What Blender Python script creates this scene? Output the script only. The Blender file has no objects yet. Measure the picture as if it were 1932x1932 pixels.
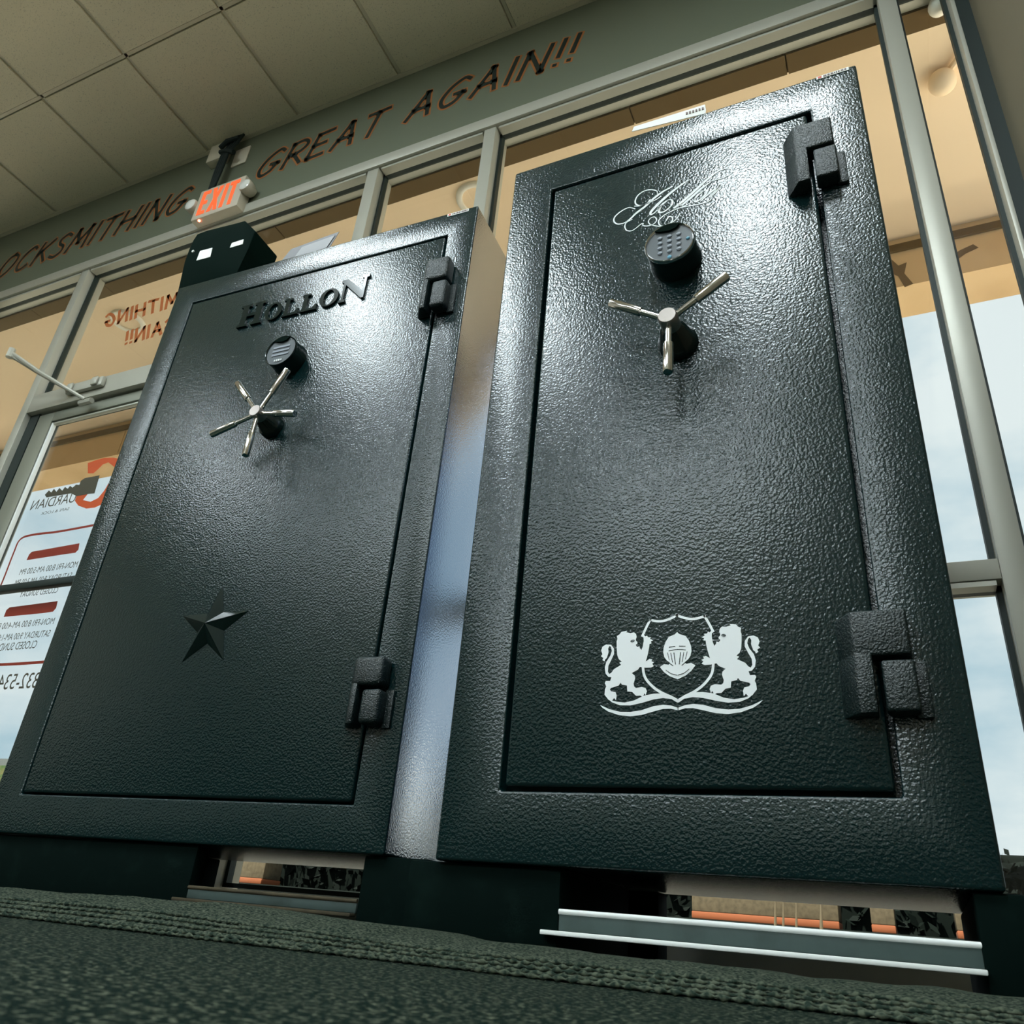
import bpy, bmesh, math, random
from mathutils import Vector, Matrix
from mathutils.geometry import delaunay_2d_cdt
random.seed(7)
SC = bpy.context.scene
COL = SC.collection
PI = math.pi

# ------------------------------------------------------------------ camera
F = 1516.9; CX = 966.0
CAM = Vector((0.6553, -1.1464, 0.0325))
RM = Matrix(((0.908, 0.4107, 0.0832), (-0.124, 0.4529, -0.8829), (-0.4003, 0.7913, 0.4621)))
cd = bpy.data.cameras.new('camera'); cam = bpy.data.objects.new('camera', cd); COL.objects.link(cam)
cd.sensor_width = 36; cd.lens = F/1932*36; cd.clip_start = 0.01; cd.clip_end = 300
r0, r1, r2 = (Vector(RM[i]).normalized() for i in range(3))
r0 = (r0 - r0.dot(r2)*r2).normalized(); r1 = r2.cross(r0)
cam.matrix_world = Matrix(((r0.x, -r1.x, -r2.x, CAM.x), (r0.y, -r1.y, -r2.y, CAM.y), (r0.z, -r1.z, -r2.z, CAM.z), (0, 0, 0, 1)))
cd.dof.use_dof = True; cd.dof.focus_distance = 1.75; cd.dof.aperture_fstop = 20
SC.camera = cam
def ray(px, py): return r0*((px-CX)/F) + r1*((py-CX)/F) + r2
def at(px, py, o, n):                       # pixel -> point on the plane (o, n)
    d = ray(px, py); return CAM + d*((Vector(o)-CAM).dot(n)/d.dot(n))

# ------------------------------------------------------------------ view, sky, sun
vs = SC.view_settings
vs.view_transform = 'Standard'; vs.look = 'None'; vs.gamma = 1.0; vs.use_curve_mapping = False; vs.exposure = 0.0
W = bpy.data.worlds.new('sky'); SC.world = W; W.use_nodes = True
nt = W.node_tree; N = nt.nodes; LK = nt.links
bg = N['Background']
tc = N.new('ShaderNodeTexCoord')
mp = N.new('ShaderNodeMapping'); mp.inputs['Scale'].default_value = (1.0, 1.0, 2.2); mp.inputs['Location'].default_value = (0.3, 1.7, 0.4)
no = N.new('ShaderNodeTexNoise'); no.inputs['Scale'].default_value = 2.6; no.inputs['Detail'].default_value = 7; no.inputs['Roughness'].default_value = .55
cr = N.new('ShaderNodeValToRGB')
cr.color_ramp.elements[0].position = .36; cr.color_ramp.elements[0].color = (0.40, 0.60, 0.72, 1)
cr.color_ramp.elements[1].position = .58; cr.color_ramp.elements[1].color = (0.86, 0.93, 0.95, 1)
LK.new(tc.outputs['Generated'], mp.inputs['Vector']); LK.new(mp.outputs[0], no.inputs['Vector']); LK.new(no.outputs['Fac'], cr.inputs['Fac'])
LK.new(cr.outputs[0], bg.inputs['Color']); bg.inputs['Strength'].default_value = 1.0
sd = bpy.data.lights.new('sun', 'SUN'); sd.energy = 19.0; sd.color = (1, .95, .86); sd.angle = math.radians(2)
sun = bpy.data.objects.new('sun', sd); COL.objects.link(sun)
sun.rotation_euler = Vector((-0.18, -0.46, 0.87)).to_track_quat('Z', 'Y').to_euler()

LIGHT_L = 36.0                              # radiance of the ceiling troffers
LIGHT_C = (0.84, 0.96, 1.0)

# ------------------------------------------------------------------ materials
MATS = {}
def mat(name, col, rough=.5, metal=0, bump=None, spec=.5, emit=None, var=None, coat=0):
    m = bpy.data.materials.new(name); m.use_nodes = True; t = m.node_tree; b = t.nodes['Principled BSDF']
    b.inputs['Base Color'].default_value = (*col, 1); b.inputs['Roughness'].default_value = rough; b.inputs['Metallic'].default_value = metal
    b.inputs['Specular IOR Level'].default_value = spec
    if coat: b.inputs['Coat Weight'].default_value = coat; b.inputs['Coat Roughness'].default_value = .12
    if emit: b.inputs['Emission Color'].default_value = (*emit[0], 1); b.inputs['Emission Strength'].default_value = emit[1]
    co = t.nodes.new('ShaderNodeTexCoord')
    if bump:                                # (scale, strength, distance, detail)
        n = t.nodes.new('ShaderNodeTexNoise'); n.inputs['Scale'].default_value = bump[0]; n.inputs['Detail'].default_value = bump[3]
        u = t.nodes.new('ShaderNodeBump'); u.inputs['Strength'].default_value = bump[1]; u.inputs['Distance'].default_value = bump[2]
        t.links.new(co.outputs['Object'], n.inputs['Vector']); t.links.new(n.outputs['Fac'], u.inputs['Height']); t.links.new(u.outputs[0], b.inputs['Normal'])
    if var:                                 # (colour2, scale, lo, hi, detail)
        n = t.nodes.new('ShaderNodeTexNoise'); n.inputs['Scale'].default_value = var[1]; n.inputs['Detail'].default_value = var[4]
        r = t.nodes.new('ShaderNodeValToRGB'); r.color_ramp.elements[0].position = var[2]; r.color_ramp.elements[1].position = var[3]
        r.color_ramp.elements[0].color = (*col, 1); r.color_ramp.elements[1].color = (*var[0], 1)
        t.links.new(co.outputs['Object'], n.inputs['Vector']); t.links.new(n.outputs['Fac'], r.inputs['Fac']); t.links.new(r.outputs[0], b.inputs['Base Color'])
    MATS[name] = m; return m
mat('safe_paint', (.0025, .016, .017), .22, 0, (215, 1.0, .00115, 1.5), .58)
mat('safe_side_sheen', (.38, .44, .54), .20, 1, (250, 1.0, .0005, 1), .5)  # sides made metallic so the sky's reflection shows brighter than on black paint
mat('hinge_paint', (.005, .013, .013), .32, 0, (330, 1, .0022, 2), .5)
mat('gloss_black', (.004, .012, .011), .16, 0, None, .5)
mat('black_plastic', (.0006, .006, .004), .85, 0, (300, .2, .0003, 2), .04)
mat('rubber', (.004, .012, .010), .8)
mat('foot_steel', (.0008, .005, .004), .8, 0, (60, .3, .001, 3), .05, None, ((.003, .010, .008), 25, .55, .8, 5))
mat('chrome', (.80, .77, .74), .12, 1)
mat('brushed', (.50, .45, .42), .32, 1, (120, .2, .0003, 2))
mat('keypad_grey', (.10, .115, .125), .35, 0, None, .5)
mat('key_button', (.30, .33, .38), .25, 0, None, .5)
mat('key_blue', (.12, .35, .50), .25)
mat('white_vinyl', (.80, .82, .82), .5)
mat('aluminium', (.46, .45, .38), .42, .2, (40, .1, .0004, 2), .5)
mat('bright_trim', (.80, .82, .80), .4)
mat('gasket', (.004, .014, .011), .6)
mat('fascia_paint', (.15, .165, .115), .75, 0, (120, .25, .0008, 3), .2)
mat('wall_paint', (.20, .175, .12), .8, 0, (120, .2, .0008, 3), .2)
mat('ceiling_tile', (.80, .73, .56), .9, 0, (260, .6, .002, 4), .1, None, ((.52, .48, .37), 170, .58, .72, 3))
mat('grid_metal', (.68, .62, .48), .5, 0, None, .4)
mat('carpet', (.0015, .010, .007), .95, 0, (300, 1, .004, 4), .1, None, ((.15, .165, .115), 230, .53, .68, 2))
mat('mat_pile', (.004, .016, .011), .95, 0, (600, 1, .003, 4), .1, None, ((.13, .145, .105), 300, .40, .70, 3))
mat('binding', (.018, .030, .022), .95, 0, None, .1, None, ((.085, .10, .07), 200, .42, .62, 2))
mat('letter_black', (.006, .016, .012), .5)
mat('letter_orange', (.36, .13, .035), .5)
mat('glass_letter', (.42, .11, .025), .5)
mat('decal_orange', (.55, .075, .010), .5)
mat('decal_red', (.24, .020, .006), .5)
mat('decal_dark', (.055, .050, .030), .5)
mat('ivory', (.60, .54, .43), .5)
mat('plate', (.66, .60, .48), .5)
mat('lens', (.80, .80, .74), .12, 0, None, .6)
mat('exit_red', (.7, .06, .02), .5, 0, None, .3, ((1, .16, .045), .85))
mat('led_red', (.9, .2, .1), .4, 0, None, .3, ((1, .22, .12), 9))
mat('troffer_white', (.75, .76, .72), .5)
mat('diffuser', (.9, .9, .9), .5, 0, None, .3, (LIGHT_C, LIGHT_L))
mat('paper', (.80, .80, .76), .7)
mat('paper_grey', (.20, .20, .21), .6)
mat('card_grey', (.33, .33, .34), .6)
mat('sticker_print', (.12, .07, .06), .6)
mat('sticker_red', (.6, .08, .04), .6)
mat('soffit_peach', (.93, .72, .50), .85, 0, (60, .2, .001, 3), .1)
mat('beam_tan', (.66, .46, .26), .9, 0, (40, .3, .002, 4), .1, None, ((.50, .33, .17), 1.6, .45, .7, 6))
mat('beam_stain', (.16, .10, .05), .9)
mat('lintel_brown', (.13, .085, .040), .9, 0, (60, .2, .001, 3), .1)
mat('lamp_white', (.85, .80, .70), .4)
mat('concrete', (.74, .68, .57), .9, 0, (12, .3, .01, 4), .1, None, ((.62, .57, .48), 3, .4, .7, 5))
mat('grass', (.02, .04, .01), .95, 0, (30, 1, .03, 4), .1, None, ((.06, .055, .02), 9, .4, .65, 6))
mat('road_grey', (.07, .08, .08), .9)
mat('leaf', (.0004, .0025, .0014), .8, 0, None, .1)
mat('twig', (.05, .04, .02), .8)
mat('kerb_dark', (.002, .004, .003), .9, 0, None, .1)
mat('block_beige', (.075, .062, .040), .9, 0, None, .1, None, ((.05, .042, .028), 30, .4, .7, 3))
mat('block_orange', (.15, .036, .005), .8)
mat('straw', (.07, .055, .03), .8)
mat('rail_steel', (.05, .075, .07), .55, 0, (90, .3, .0006, 3), .3, None, ((.03, .045, .04), 14, .5, .75, 4))
mat('hidden_wall', (.55, .52, .44), .9)
def glass_mat():
    m = bpy.data.materials.new('window_glass'); m.use_nodes = True; t = m.node_tree; t.nodes.clear()
    o = t.nodes.new('ShaderNodeOutputMaterial'); mx = t.nodes.new('ShaderNodeMixShader'); tr = t.nodes.new('ShaderNodeBsdfTransparent')
    gl = t.nodes.new('ShaderNodeBsdfGlossy'); fr = t.nodes.new('ShaderNodeFresnel'); ge = t.nodes.new('ShaderNodeNewGeometry'); mi = t.nodes.new('ShaderNodeMix'); mi.inputs[2].default_value = 1.35; mi.inputs[3].default_value = 1/1.35
    t.links.new(ge.outputs['Backfacing'], mi.inputs[0]); t.links.new(mi.outputs[0], fr.inputs['IOR'])
    gl.inputs['Roughness'].default_value = .02; tr.inputs['Color'].default_value = (.95, .97, .96, 1)
    t.links.new(fr.outputs[0], mx.inputs[0]); t.links.new(tr.outputs[0], mx.inputs[1]); t.links.new(gl.outputs[0], mx.inputs[2]); t.links.new(mx.outputs[0], o.inputs[0])
    MATS['window_glass'] = m
glass_mat()

# ------------------------------------------------------------------ helpers
def tag(o, label=None, cat=None, group=None, kind=None):
    if label: o['label'] = label
    if cat: o['category'] = cat
    if group: o['group'] = group
    if kind: o['kind'] = kind
    return o
def link(name, me, m, parent=None):
    o = bpy.data.objects.new(name, me); COL.objects.link(o)
    if m: me.materials.clear(); me.materials.append(MATS[m])
    if parent: o.parent = parent
    return o
def empty(name, loc=(0, 0, 0), rz=0, parent=None):
    o = bpy.data.objects.new(name, None); COL.objects.link(o); o.location = loc; o.rotation_euler = (0, 0, rz); o.empty_display_size = .05
    if parent: o.parent = parent
    return o
def fin(name, bm, m, parent=None, smooth=False):
    bmesh.ops.recalc_face_normals(bm, faces=bm.faces)
    me = bpy.data.meshes.new(name); bm.to_mesh(me); bm.free()
    if smooth:
        for p in me.polygons: p.use_smooth = True
        try: me.set_sharp_from_angle(angle=math.radians(smooth if smooth is not True else 40))
        except Exception: pass
    return link(name, me, m, parent)
def bm_box(bm, lo, hi, bev=0, seg=2):
    vs_ = [bm.verts.new((x, y, z)) for x in (lo[0], hi[0]) for y in (lo[1], hi[1]) for z in (lo[2], hi[2])]
    fs = [bm.faces.new([vs_[i] for i in q]) for q in ((0, 1, 3, 2), (4, 6, 7, 5), (0, 4, 5, 1), (2, 3, 7, 6), (0, 2, 6, 4), (1, 5, 7, 3))]
    if bev:
        es = list({e for f_ in fs for e in f_.edges})
        bmesh.ops.bevel(bm, geom=es, offset=bev, segments=seg, profile=.5, affect='EDGES')
def box(name, lo, hi, m, parent=None, bev=0, seg=2):
    bm = bmesh.new(); bm_box(bm, lo, hi, bev, seg); return fin(name, bm, m, parent, smooth=35 if bev else False)
def bm_tube(bm, pts, rad, n=12, cap=True):
    rings = []
    P = [Vector(p) for p in pts]
    for i, p in enumerate(P):
        d = (P[min(i+1, len(P)-1)]-P[max(i-1, 0)]).normalized()
        a = d.orthogonal().normalized() if i == 0 else (rings[-1][1] - d*rings[-1][1].dot(d)).normalized()
        b = d.cross(a); r = rad[i] if isinstance(rad, (list, tuple)) else rad
        rings.append(([bm.verts.new(p+a*math.cos(2*PI*k/n)*r+b*math.sin(2*PI*k/n)*r) for k in range(n)], a))
    for (A, _), (B, _) in zip(rings, rings[1:]):
        for k in range(n): bm.faces.new((A[k], A[(k+1) % n], B[(k+1) % n], B[k]))
    if cap:
        bm.faces.new(rings[0][0]); bm.faces.new(rings[-1][0])
def tube(name, pts, rad, m, parent=None, n=12):
    bm = bmesh.new(); bm_tube(bm, pts, rad, n); return fin(name, bm, m, parent, smooth=40)
def bm_prism(bm, poly, y0, y1):             # poly of (x, z), extruded along y
    A = [bm.verts.new((x, y0, z)) for x, z in poly]; B = [bm.verts.new((x, y1, z)) for x, z in poly]
    bm.faces.new(A); bm.faces.new(B[::-1]); n = len(poly)
    for i in range(n): bm.faces.new((A[i], B[i], B[(i+1) % n], A[(i+1) % n]))
def prism(name, poly, y0, y1, m, parent=None, bev=0):
    bm = bmesh.new(); bm_prism(bm, poly, y0, y1)
    if bev: bmesh.ops.bevel(bm, geom=list(bm.edges), offset=bev, segments=2, profile=.5, affect='EDGES')
    return fin(name, bm, m, parent, smooth=35 if bev else False)
def bm_hprism(bm, poly, z0, z1):            # poly of (x, y), extruded along z
    A = [bm.verts.new((x, y, z0)) for x, y in poly]; B = [bm.verts.new((x, y, z1)) for x, y in poly]
    bm.faces.new(A[::-1]); bm.faces.new(B); n = len(poly)
    for i in range(n): bm.faces.new((A[i], A[(i+1) % n], B[(i+1) % n], B[i]))
def smooth_pts(pts, k=6):                   # Catmull-Rom
    P = [Vector(p) for p in pts]
    if len(P) < 3: return P
    out = []
    for i in range(len(P)-1):
        a, b, c, d = P[max(i-1, 0)], P[i], P[i+1], P[min(i+2, len(P)-1)]
        for j in range(k):
            t = j/k; out.append(.5*((2*b)+(c-a)*t+(2*a-5*b+4*c-d)*t*t+(3*b-a-3*c+d)*t**3))
    out.append(P[-1]); return out
def bm_ribbon(bm, pts, w, y, th=0, curve=True):  # flat stroke in the x-z plane at depth y; w number or list
    P = smooth_pts([Vector((p[0], p[1])) for p in pts]) if curve else [Vector((p[0], p[1])) for p in pts]
    n = len(P); Wd = []
    for i in range(n):
        if isinstance(w, (list, tuple)):
            t = i/(n-1)*(len(w)-1); j = min(int(t), len(w)-2); Wd.append(w[j]+(w[j+1]-w[j])*(t-j))
        else: Wd.append(w)
    L, R_ = [], []
    for i in range(n):
        d = (P[min(i+1, n-1)]-P[max(i-1, 0)])
        if d.length < 1e-9: d = Vector((1, 0))
        d.normalize(); nn = Vector((-d.y, d.x))*Wd[i]/2
        ext = -d*Wd[i]*.35 if i == 0 else d*Wd[i]*.35 if i == n-1 else Vector((0, 0))
        L.append(P[i]+nn+ext); R_.append(P[i]-nn+ext)
    VL = [bm.verts.new((p.x, y, p.y)) for p in L]; VR = [bm.verts.new((p.x, y, p.y)) for p in R_]
    for i in range(n-1): bm.faces.new((VL[i], VR[i], VR[i+1], VL[i+1]))
def text_mesh(s, size):
    cu = bpy.data.curves.new('t', 'FONT'); cu.body = s; cu.size = size
    o = bpy.data.objects.new('t', cu); COL.objects.link(o)
    dg = bpy.context.evaluated_depsgraph_get(); me = bpy.data.meshes.new_from_object(o.evaluated_get(dg))
    bpy.data.objects.remove(o); bpy.data.curves.remove(cu); return me
def glass_text(name, s, x_right, x_left, z, m, parent, y, h=None):
    """mirrored decal text read from outside: starts at x_right and runs to x_left"""
    me = text_mesh(s, 1.0)
    xs = [v.co.x for v in me.vertices]; ys = [v.co.y for v in me.vertices]
    k = (x_right-x_left)/(max(xs)-min(xs)); kz = (h/(max(ys)-min(ys))) if h else k
    x0 = min(xs)
    for v in me.vertices: v.co = Vector((x_right-(v.co.x-x0)*k-(0.0), y, z+v.co.y*kz))
    return link(name, me, m, parent)

FONT = {
 'A': (.62, [[(0, 0), (.33, 1)], [(.33, 1), (.58, 0)], [(.12, .34), (.50, .36)]]),
 'C': (.60, [[(.58, .86), (.40, 1), (.14, .76), (.03, .36), (.16, .04), (.36, 0), (.54, .14)]]),
 'E': (.52, [[(.52, 1), (.06, .97)], [(.06, .97), (0, 0)], [(0, 0), (.48, .03)], [(.03, .5), (.42, .53)]]),
 'G': (.64, [[(.62, .88), (.44, 1), (.16, .76), (.02, .34), (.16, .02), (.42, .10), (.56, .40)], [(.34, .42), (.60, .42)]]),
 'H': (.58, [[(.05, 1), (0, 0)], [(.58, 1), (.53, 0)], [(.03, .48), (.55, .54)]]),
 'I': (.10, [[(.06, 1), (.03, 0)]]),
 'K': (.56, [[(.05, 1), (0, 0)], [(.54, 1), (.04, .44)], [(.16, .56), (.56, 0)]]),
 'L': (.48, [[(.05, 1), (0, 0)], [(0, 0), (.46, .03)]]),
 'M': (.74, [[(0, 0), (.12, 1)], [(.12, 1), (.36, .30)], [(.36, .30), (.66, 1)], [(.66, 1), (.72, 0)]]),
 'N': (.60, [[(0, 0), (.05, 1)], [(.05, 1), (.52, 0)], [(.52, 0), (.58, 1)]]),
 'O': (.62, [[(.34, 1), (.10, .80), (.02, .40), (.16, .03), (.36, .04), (.58, .40), (.58, .80), (.34, 1)]]),
 'R': (.56, [[(.05, .98), (0, 0)], [(.02, .96), (.36, 1), (.54, .80), (.40, .55), (.06, .46)], [(.20, .48), (.56, 0)]]),
 'S': (.52, [[(.52, .88), (.32, 1), (.10, .84), (.18, .60), (.42, .42), (.46, .16), (.24, 0), (0, .10)]]),
 'T': (.56, [[(0, .96), (.58, 1)], [(.30, .97), (.25, 0)]]),
 '!': (.10, [[(.07, 1), (.04, .34)], [(.03, .05), (.031, .03)]]), ' ': (.34, [])}
def layout(s, gap=.22):
    x = 0; out = []
    for ch in s:
        w, st = FONT[ch]; out.append((ch, x, st)); x += w+gap
    return out, x-gap

# ------------------------------------------------------------------ the setting: floor, ceiling, walls
YW = .79; ZC = 3.70; XR = 1.17; XL = -8.0; YB = -9.0
bm = bmesh.new(); bm_box(bm, (XL, YB, -.10), (XR, YW+.16, 0)); tag(fin('floor', bm, 'carpet'), kind='structure')
ceil = tag(box('ceiling', (XL, YB, ZC+.02), (XR+.2, 1.0, ZC+.20), 'ceiling_tile'), kind='structure')
TS = .61; gx0 = -3.005-3*.617; TX = .617
tile_me = None
yl = [.79, .20-.008, .20-.008-TS, .20-.008-2*TS, .20-.008-3*TS]
xs_ = [gx0+i*TX for i in range(11)]
for j in range(4):
    for i in range(len(xs_)-1):
        x0, x1 = xs_[i]+.013, min(xs_[i+1], XR)-.013; y1, y0 = yl[j]-(.02 if j == 0 else .013), yl[j+1]+.013
        if x1-x0 < .05: continue
        box('ceiling_tile', (x0, y0, ZC-.004), (x1, y1, ZC+.019), 'ceiling_tile', ceil)
for x in xs_[:-1]: box('grid_bar', (x-.0085, yl[-1], ZC+.004), (x+.0085, .79, ZC+.020), 'grid_metal', ceil)
for y in yl[1:]: box('grid_bar', (xs_[0], y-.0085, ZC+.004), (XR, y+.0085, ZC+.020), 'grid_metal', ceil)
box('wall_angle', (xs_[0], YW-.018, ZC-.006), (XR, YW, ZC+.020), 'grid_metal', ceil)
box('far_panel', (XL, YB, ZC), (XR, yl[-1], ZC+.019), 'ceiling_tile', ceil)
box('side_panel', (XL, yl[-1], ZC), (xs_[0], YW, ZC+.019), 'ceiling_tile', ceil)
for x, y in ((.58, -1.60), (-1.72, -1.46), (-4.65, -2.90), (.28, -5.30), (-1.72, -5.10), (.28, -6.60), (-1.72, -6.40), (-4.2, -5.9)):  # the two rearmost panels are added to strengthen the glows on the safes
    t = tag(empty('ceiling_light', (x, y, ZC)), 'recessed fluorescent ceiling panel behind the camera', 'ceiling light', 'fluorescent ceiling panels')
    box('light_frame', (-.32, -.62, -.012), (.32, .62, .012), 'troffer_white', t, .003)
    box('diffuser', (-.29, -.59, -.016), (.29, .59, -.011), 'diffuser', t)

wf = tag(box('wall_front', (XL, YW, 3.11), (XR+.2, 1.0, ZC+.02), 'fascia_paint'), kind='structure')
tag(box('wall_right', (XR, YB, -.1), (XR+.15, YW+.12, ZC+.02), 'wall_paint'), kind='structure')
tag(box('wall_left', (XL-.15, YB, -.1), (XL, 1.0, ZC+.02), 'hidden_wall'), kind='structure')
tag(box('wall_back', (XL, YB-.15, -.1), (XR, YB, ZC+.02), 'hidden_wall'), kind='structure')

# lettering on the fascia: black strokes with an orange edge
def sign_word(s, x0, x1, zb, ht, slant=.26):
    lay, w = layout(s); k = (x1-x0)/w
    for ch, ox, st in lay:
        if not st: continue
        root = None
        for wd, y, m, nm in ((.040, YW-.0008, 'letter_orange', 'letter'), (.021, YW-.0020, 'letter_black', 'letter_face')):
            bm = bmesh.new()
            for q in st:
                bm_ribbon(bm, [(x0+(ox+px)*k+pz*slant*ht*.9, zb+pz*ht) for px, pz in q], wd, y)
            o = fin(nm, bm, m, root if root else wf)
            if not root: root = o
sign_word('LOCKSMITHING', -4.12, -2.46, 3.285, .165)
sign_word('GREAT', -1.965, -1.22, 3.318, .165)
sign_word('AGAIN!!', -1.07, -.245, 3.325, .165)

# storefront frame
D0, D1 = YW, YW+.11; YG = YW+.055
n_tr = 0
def trim(lo, hi, m='aluminium', bev=.002):
    global n_tr; n_tr += 1
    return tag(box('trim_%d' % n_tr, lo, hi, m, None, bev), kind='structure')
trim((-4.9, D0-.012, 3.058), (XR, D1, 3.120))                      # head
MUL = [(-4.02, -3.965), (-3.11, -3.055), (-1.225, -1.165), (-.627, -.572), (.912, .967)]
for a, b in MUL: trim((a, D0, 0.0), (b, D1, 3.058))
trim((1.115, D0-.004, 0.0), (1.128, D1, 3.058)); trim((1.128, D0+.012, 0.0), (XR, D1, 3.058), 'gasket', 0)                        # right jamb
trim((-3.055, D0, 2.10), (-1.225, D1, 2.205))                      # door head bar
BZ0, BZ1 = .822, .872
trim((-.572, D0, BZ0), (.912, D1, BZ1)); trim((.967, D0, BZ0), (1.115, D1, BZ1)); trim((-1.165, D0, BZ0), (-.627, D1, BZ1))
for a, b in ((-3.965, -3.11), (-1.165, -.627), (-.572, .912), (.967, 1.115)):
    bm = bmesh.new()                                               # bottom rail with a bevelled upper lip
    prof = [(D0-.012, 0), (D0-.012, .048), (D0, .054), (D0+.046, .064), (D0+.046, .060), (D1, .060), (D1, 0)]
    A = [bm.verts.new((a, y, z)) for y, z in prof]; B = [bm.verts.new((b, y, z)) for y, z in prof]
    bm.faces.new(A); bm.faces.new(B[::-1])
    for i in range(len(prof)): bm.faces.new((A[i], A[(i+1) % len(prof)], B[(i+1) % len(prof)], B[i]))
    n_tr += 1; tag(fin('trim_%d' % n_tr, bm, 'aluminium'), kind='structure')
PANES = [(-3.965, -3.11, .08, 3.058), (-3.055, -1.225, 2.205, 3.058), (-1.165, -.627, BZ1, 3.058), (-1.165, -.627, .08, BZ0),
         (-.572, .912, BZ1, 3.058), (-.572, .912, .08, BZ0), (.967, 1.115, BZ1, 3.058), (.967, 1.115, .08, BZ0)]
WIN = []
for i, (a, b, z0, z1) in enumerate(PANES):
    w = tag(empty('window_%d' % (i+1), ((a+b)/2, YG, z0)), kind='structure'); WIN.append(w)
    hw = (b-a)/2; h = z1-z0
    box('pane', (-hw, -.003, 0), (hw, .003, h), 'window_glass', w)
    g = .012
    for nm, lo, hi in (('gasket', (-hw, -.012, 0), (-hw+g, .012, h)), ('gasket', (hw-g, -.012, 0), (hw, .012, h)),
                       ('gasket', (-hw, -.012, h-g), (hw, .012, h)), ('gasket', (-hw, -.012, 0), (hw, .012, g))):
        box(nm, lo, hi, 'gasket', w)
    box('glazing_bead', (-hw+g, -.052, h-.014), (hw-g, -.014, h-.002), 'aluminium', w)
# orange-brown lettering on the transom glass, reading from outside
def glass_word(s, xr, xl, zb, ht, parent):
    lay, w = layout(s); k = (xr-xl)/w; pw = parent.location
    for ch, ox, st in lay:
        if not st: continue
        bm = bmesh.new()
        for q in st:
            bm_ribbon(bm, [(xr-(ox+px)*k-pz*.24*ht-pw.x, zb+pz*ht-pw.z) for px, pz in q], .019, -.0045)
        fin('letter', bm, 'glass_letter', parent)
glass_word('LOCKSMITHING', -1.86, -2.80, 2.615, .090, WIN[1])
glass_word('GREAT AGAIN!!', -1.70, -2.575, 2.445, .085, WIN[1])

# door with closer and window decals
dr = tag(empty('door_1', (-3.055, YW+.03, 0)), kind='structure')
mat('door_metal', (.24, .245, .195), .45, .2)
def D(name, lo, hi, m='door_metal', p=None, bev=.003): return box(name, (lo[0]+3.055, lo[1], lo[2]), (hi[0]+3.055, hi[1], hi[2]), m, p or dr, bev)
D('stile', (-2.985, 0, .02), (-2.875, .045, 2.09)); D('stile', (-2.21+.03, 0, .02), (-2.12, .045, 2.09))
D('top_rail', (-2.875, 0, 2.035), (-2.18, .045, 2.09)); D('bottom_rail', (-2.875, 0, .02), (-2.18, .045, .28))
D('door_stop_shade', (-3.055, -.002, 0), (-2.988, .06, 2.10), 'gasket', None, 0); D('door_stop_shade', (-2.985, .02, 2.088), (-2.12, .07, 2.10), 'gasket', None, 0)  # stops coloured dark to stand for the shade in the frame recess
pane = D('pane', (-2.875, .019, .28), (-2.18, .025, 2.035), 'window_glass', None, 0)
for lo, hi in (((-2.875, .012, .28), (-2.862, .032, 2.035)), ((-2.875, .012, 2.022), (-2.18, .032, 2.035))): D('gasket', lo, hi, 'gasket', None, 0)
D('glazing_bead', (-2.862, -.002, .28), (-2.850, .018, 2.022), 'bright_trim'); D('glazing_bead', (-2.850, -.002, 2.012), (-2.18, .018, 2.022), 'aluminium')
D('push_bar', (-2.90, -.045, 1.108), (-2.15, -.012, 1.140), 'gasket', None, .006)
for x in (-2.90, -2.18): D('bar_bracket', (x, -.02, 1.11), (x+.03, .01, 1.138), 'gasket', None, .002)
# closer
body = D('door_closer', (-2.77, -.055, 2.135), (-2.52, -.03, 2.190), 'aluminium', None, .010)
for x in (-2.735, -2.565): D('closer_cap', (x-.022, -.066, 2.14), (x+.022, -.055, 2.185), 'aluminium', body, .008)
arm = lambda n, pts, r: tube(n, [(p[0]+3.055, p[1], p[2]) for p in pts], r, 'aluminium', body, 8)
arm('closer_arm', [(-2.74, -.07, 2.15), (-2.86, -.17, 2.21), (-2.95, -.26, 2.26)], .010)
arm('closer_arm', [(-2.95, -.26, 2.275), (-2.80, -.18, 2.18), (-2.60, -.05, 2.07)], .009)
arm('arm_joint', [(-2.95, -.26, 2.245), (-2.95, -.26, 2.295)], .016)
arm('arm_shoe', [(-2.64, -.04, 2.062), (-2.56, -.04, 2.062)], .014)

d2 = tag(empty('door_2', (-3.055, YW+.03, 0)), kind='structure')       # second leaf, mostly behind the left safe
D('stile', (-2.115, 0, .02), (-2.02, .045, 2.09), p=d2); D('stile', (-1.32, 0, .02), (-1.228, .045, 2.09), p=d2)
D('top_rail', (-2.02, 0, 2.035), (-1.32, .045, 2.09), p=d2); D('bottom_rail', (-2.02, 0, .02), (-1.32, .045, .28), p=d2)
D('pane', (-2.02, .019, .28), (-1.32, .025, 2.035), 'window_glass', d2, 0); D('push_bar', (-2.06, -.045, 1.108), (-1.29, -.012, 1.140), 'gasket', d2, .006)

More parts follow.
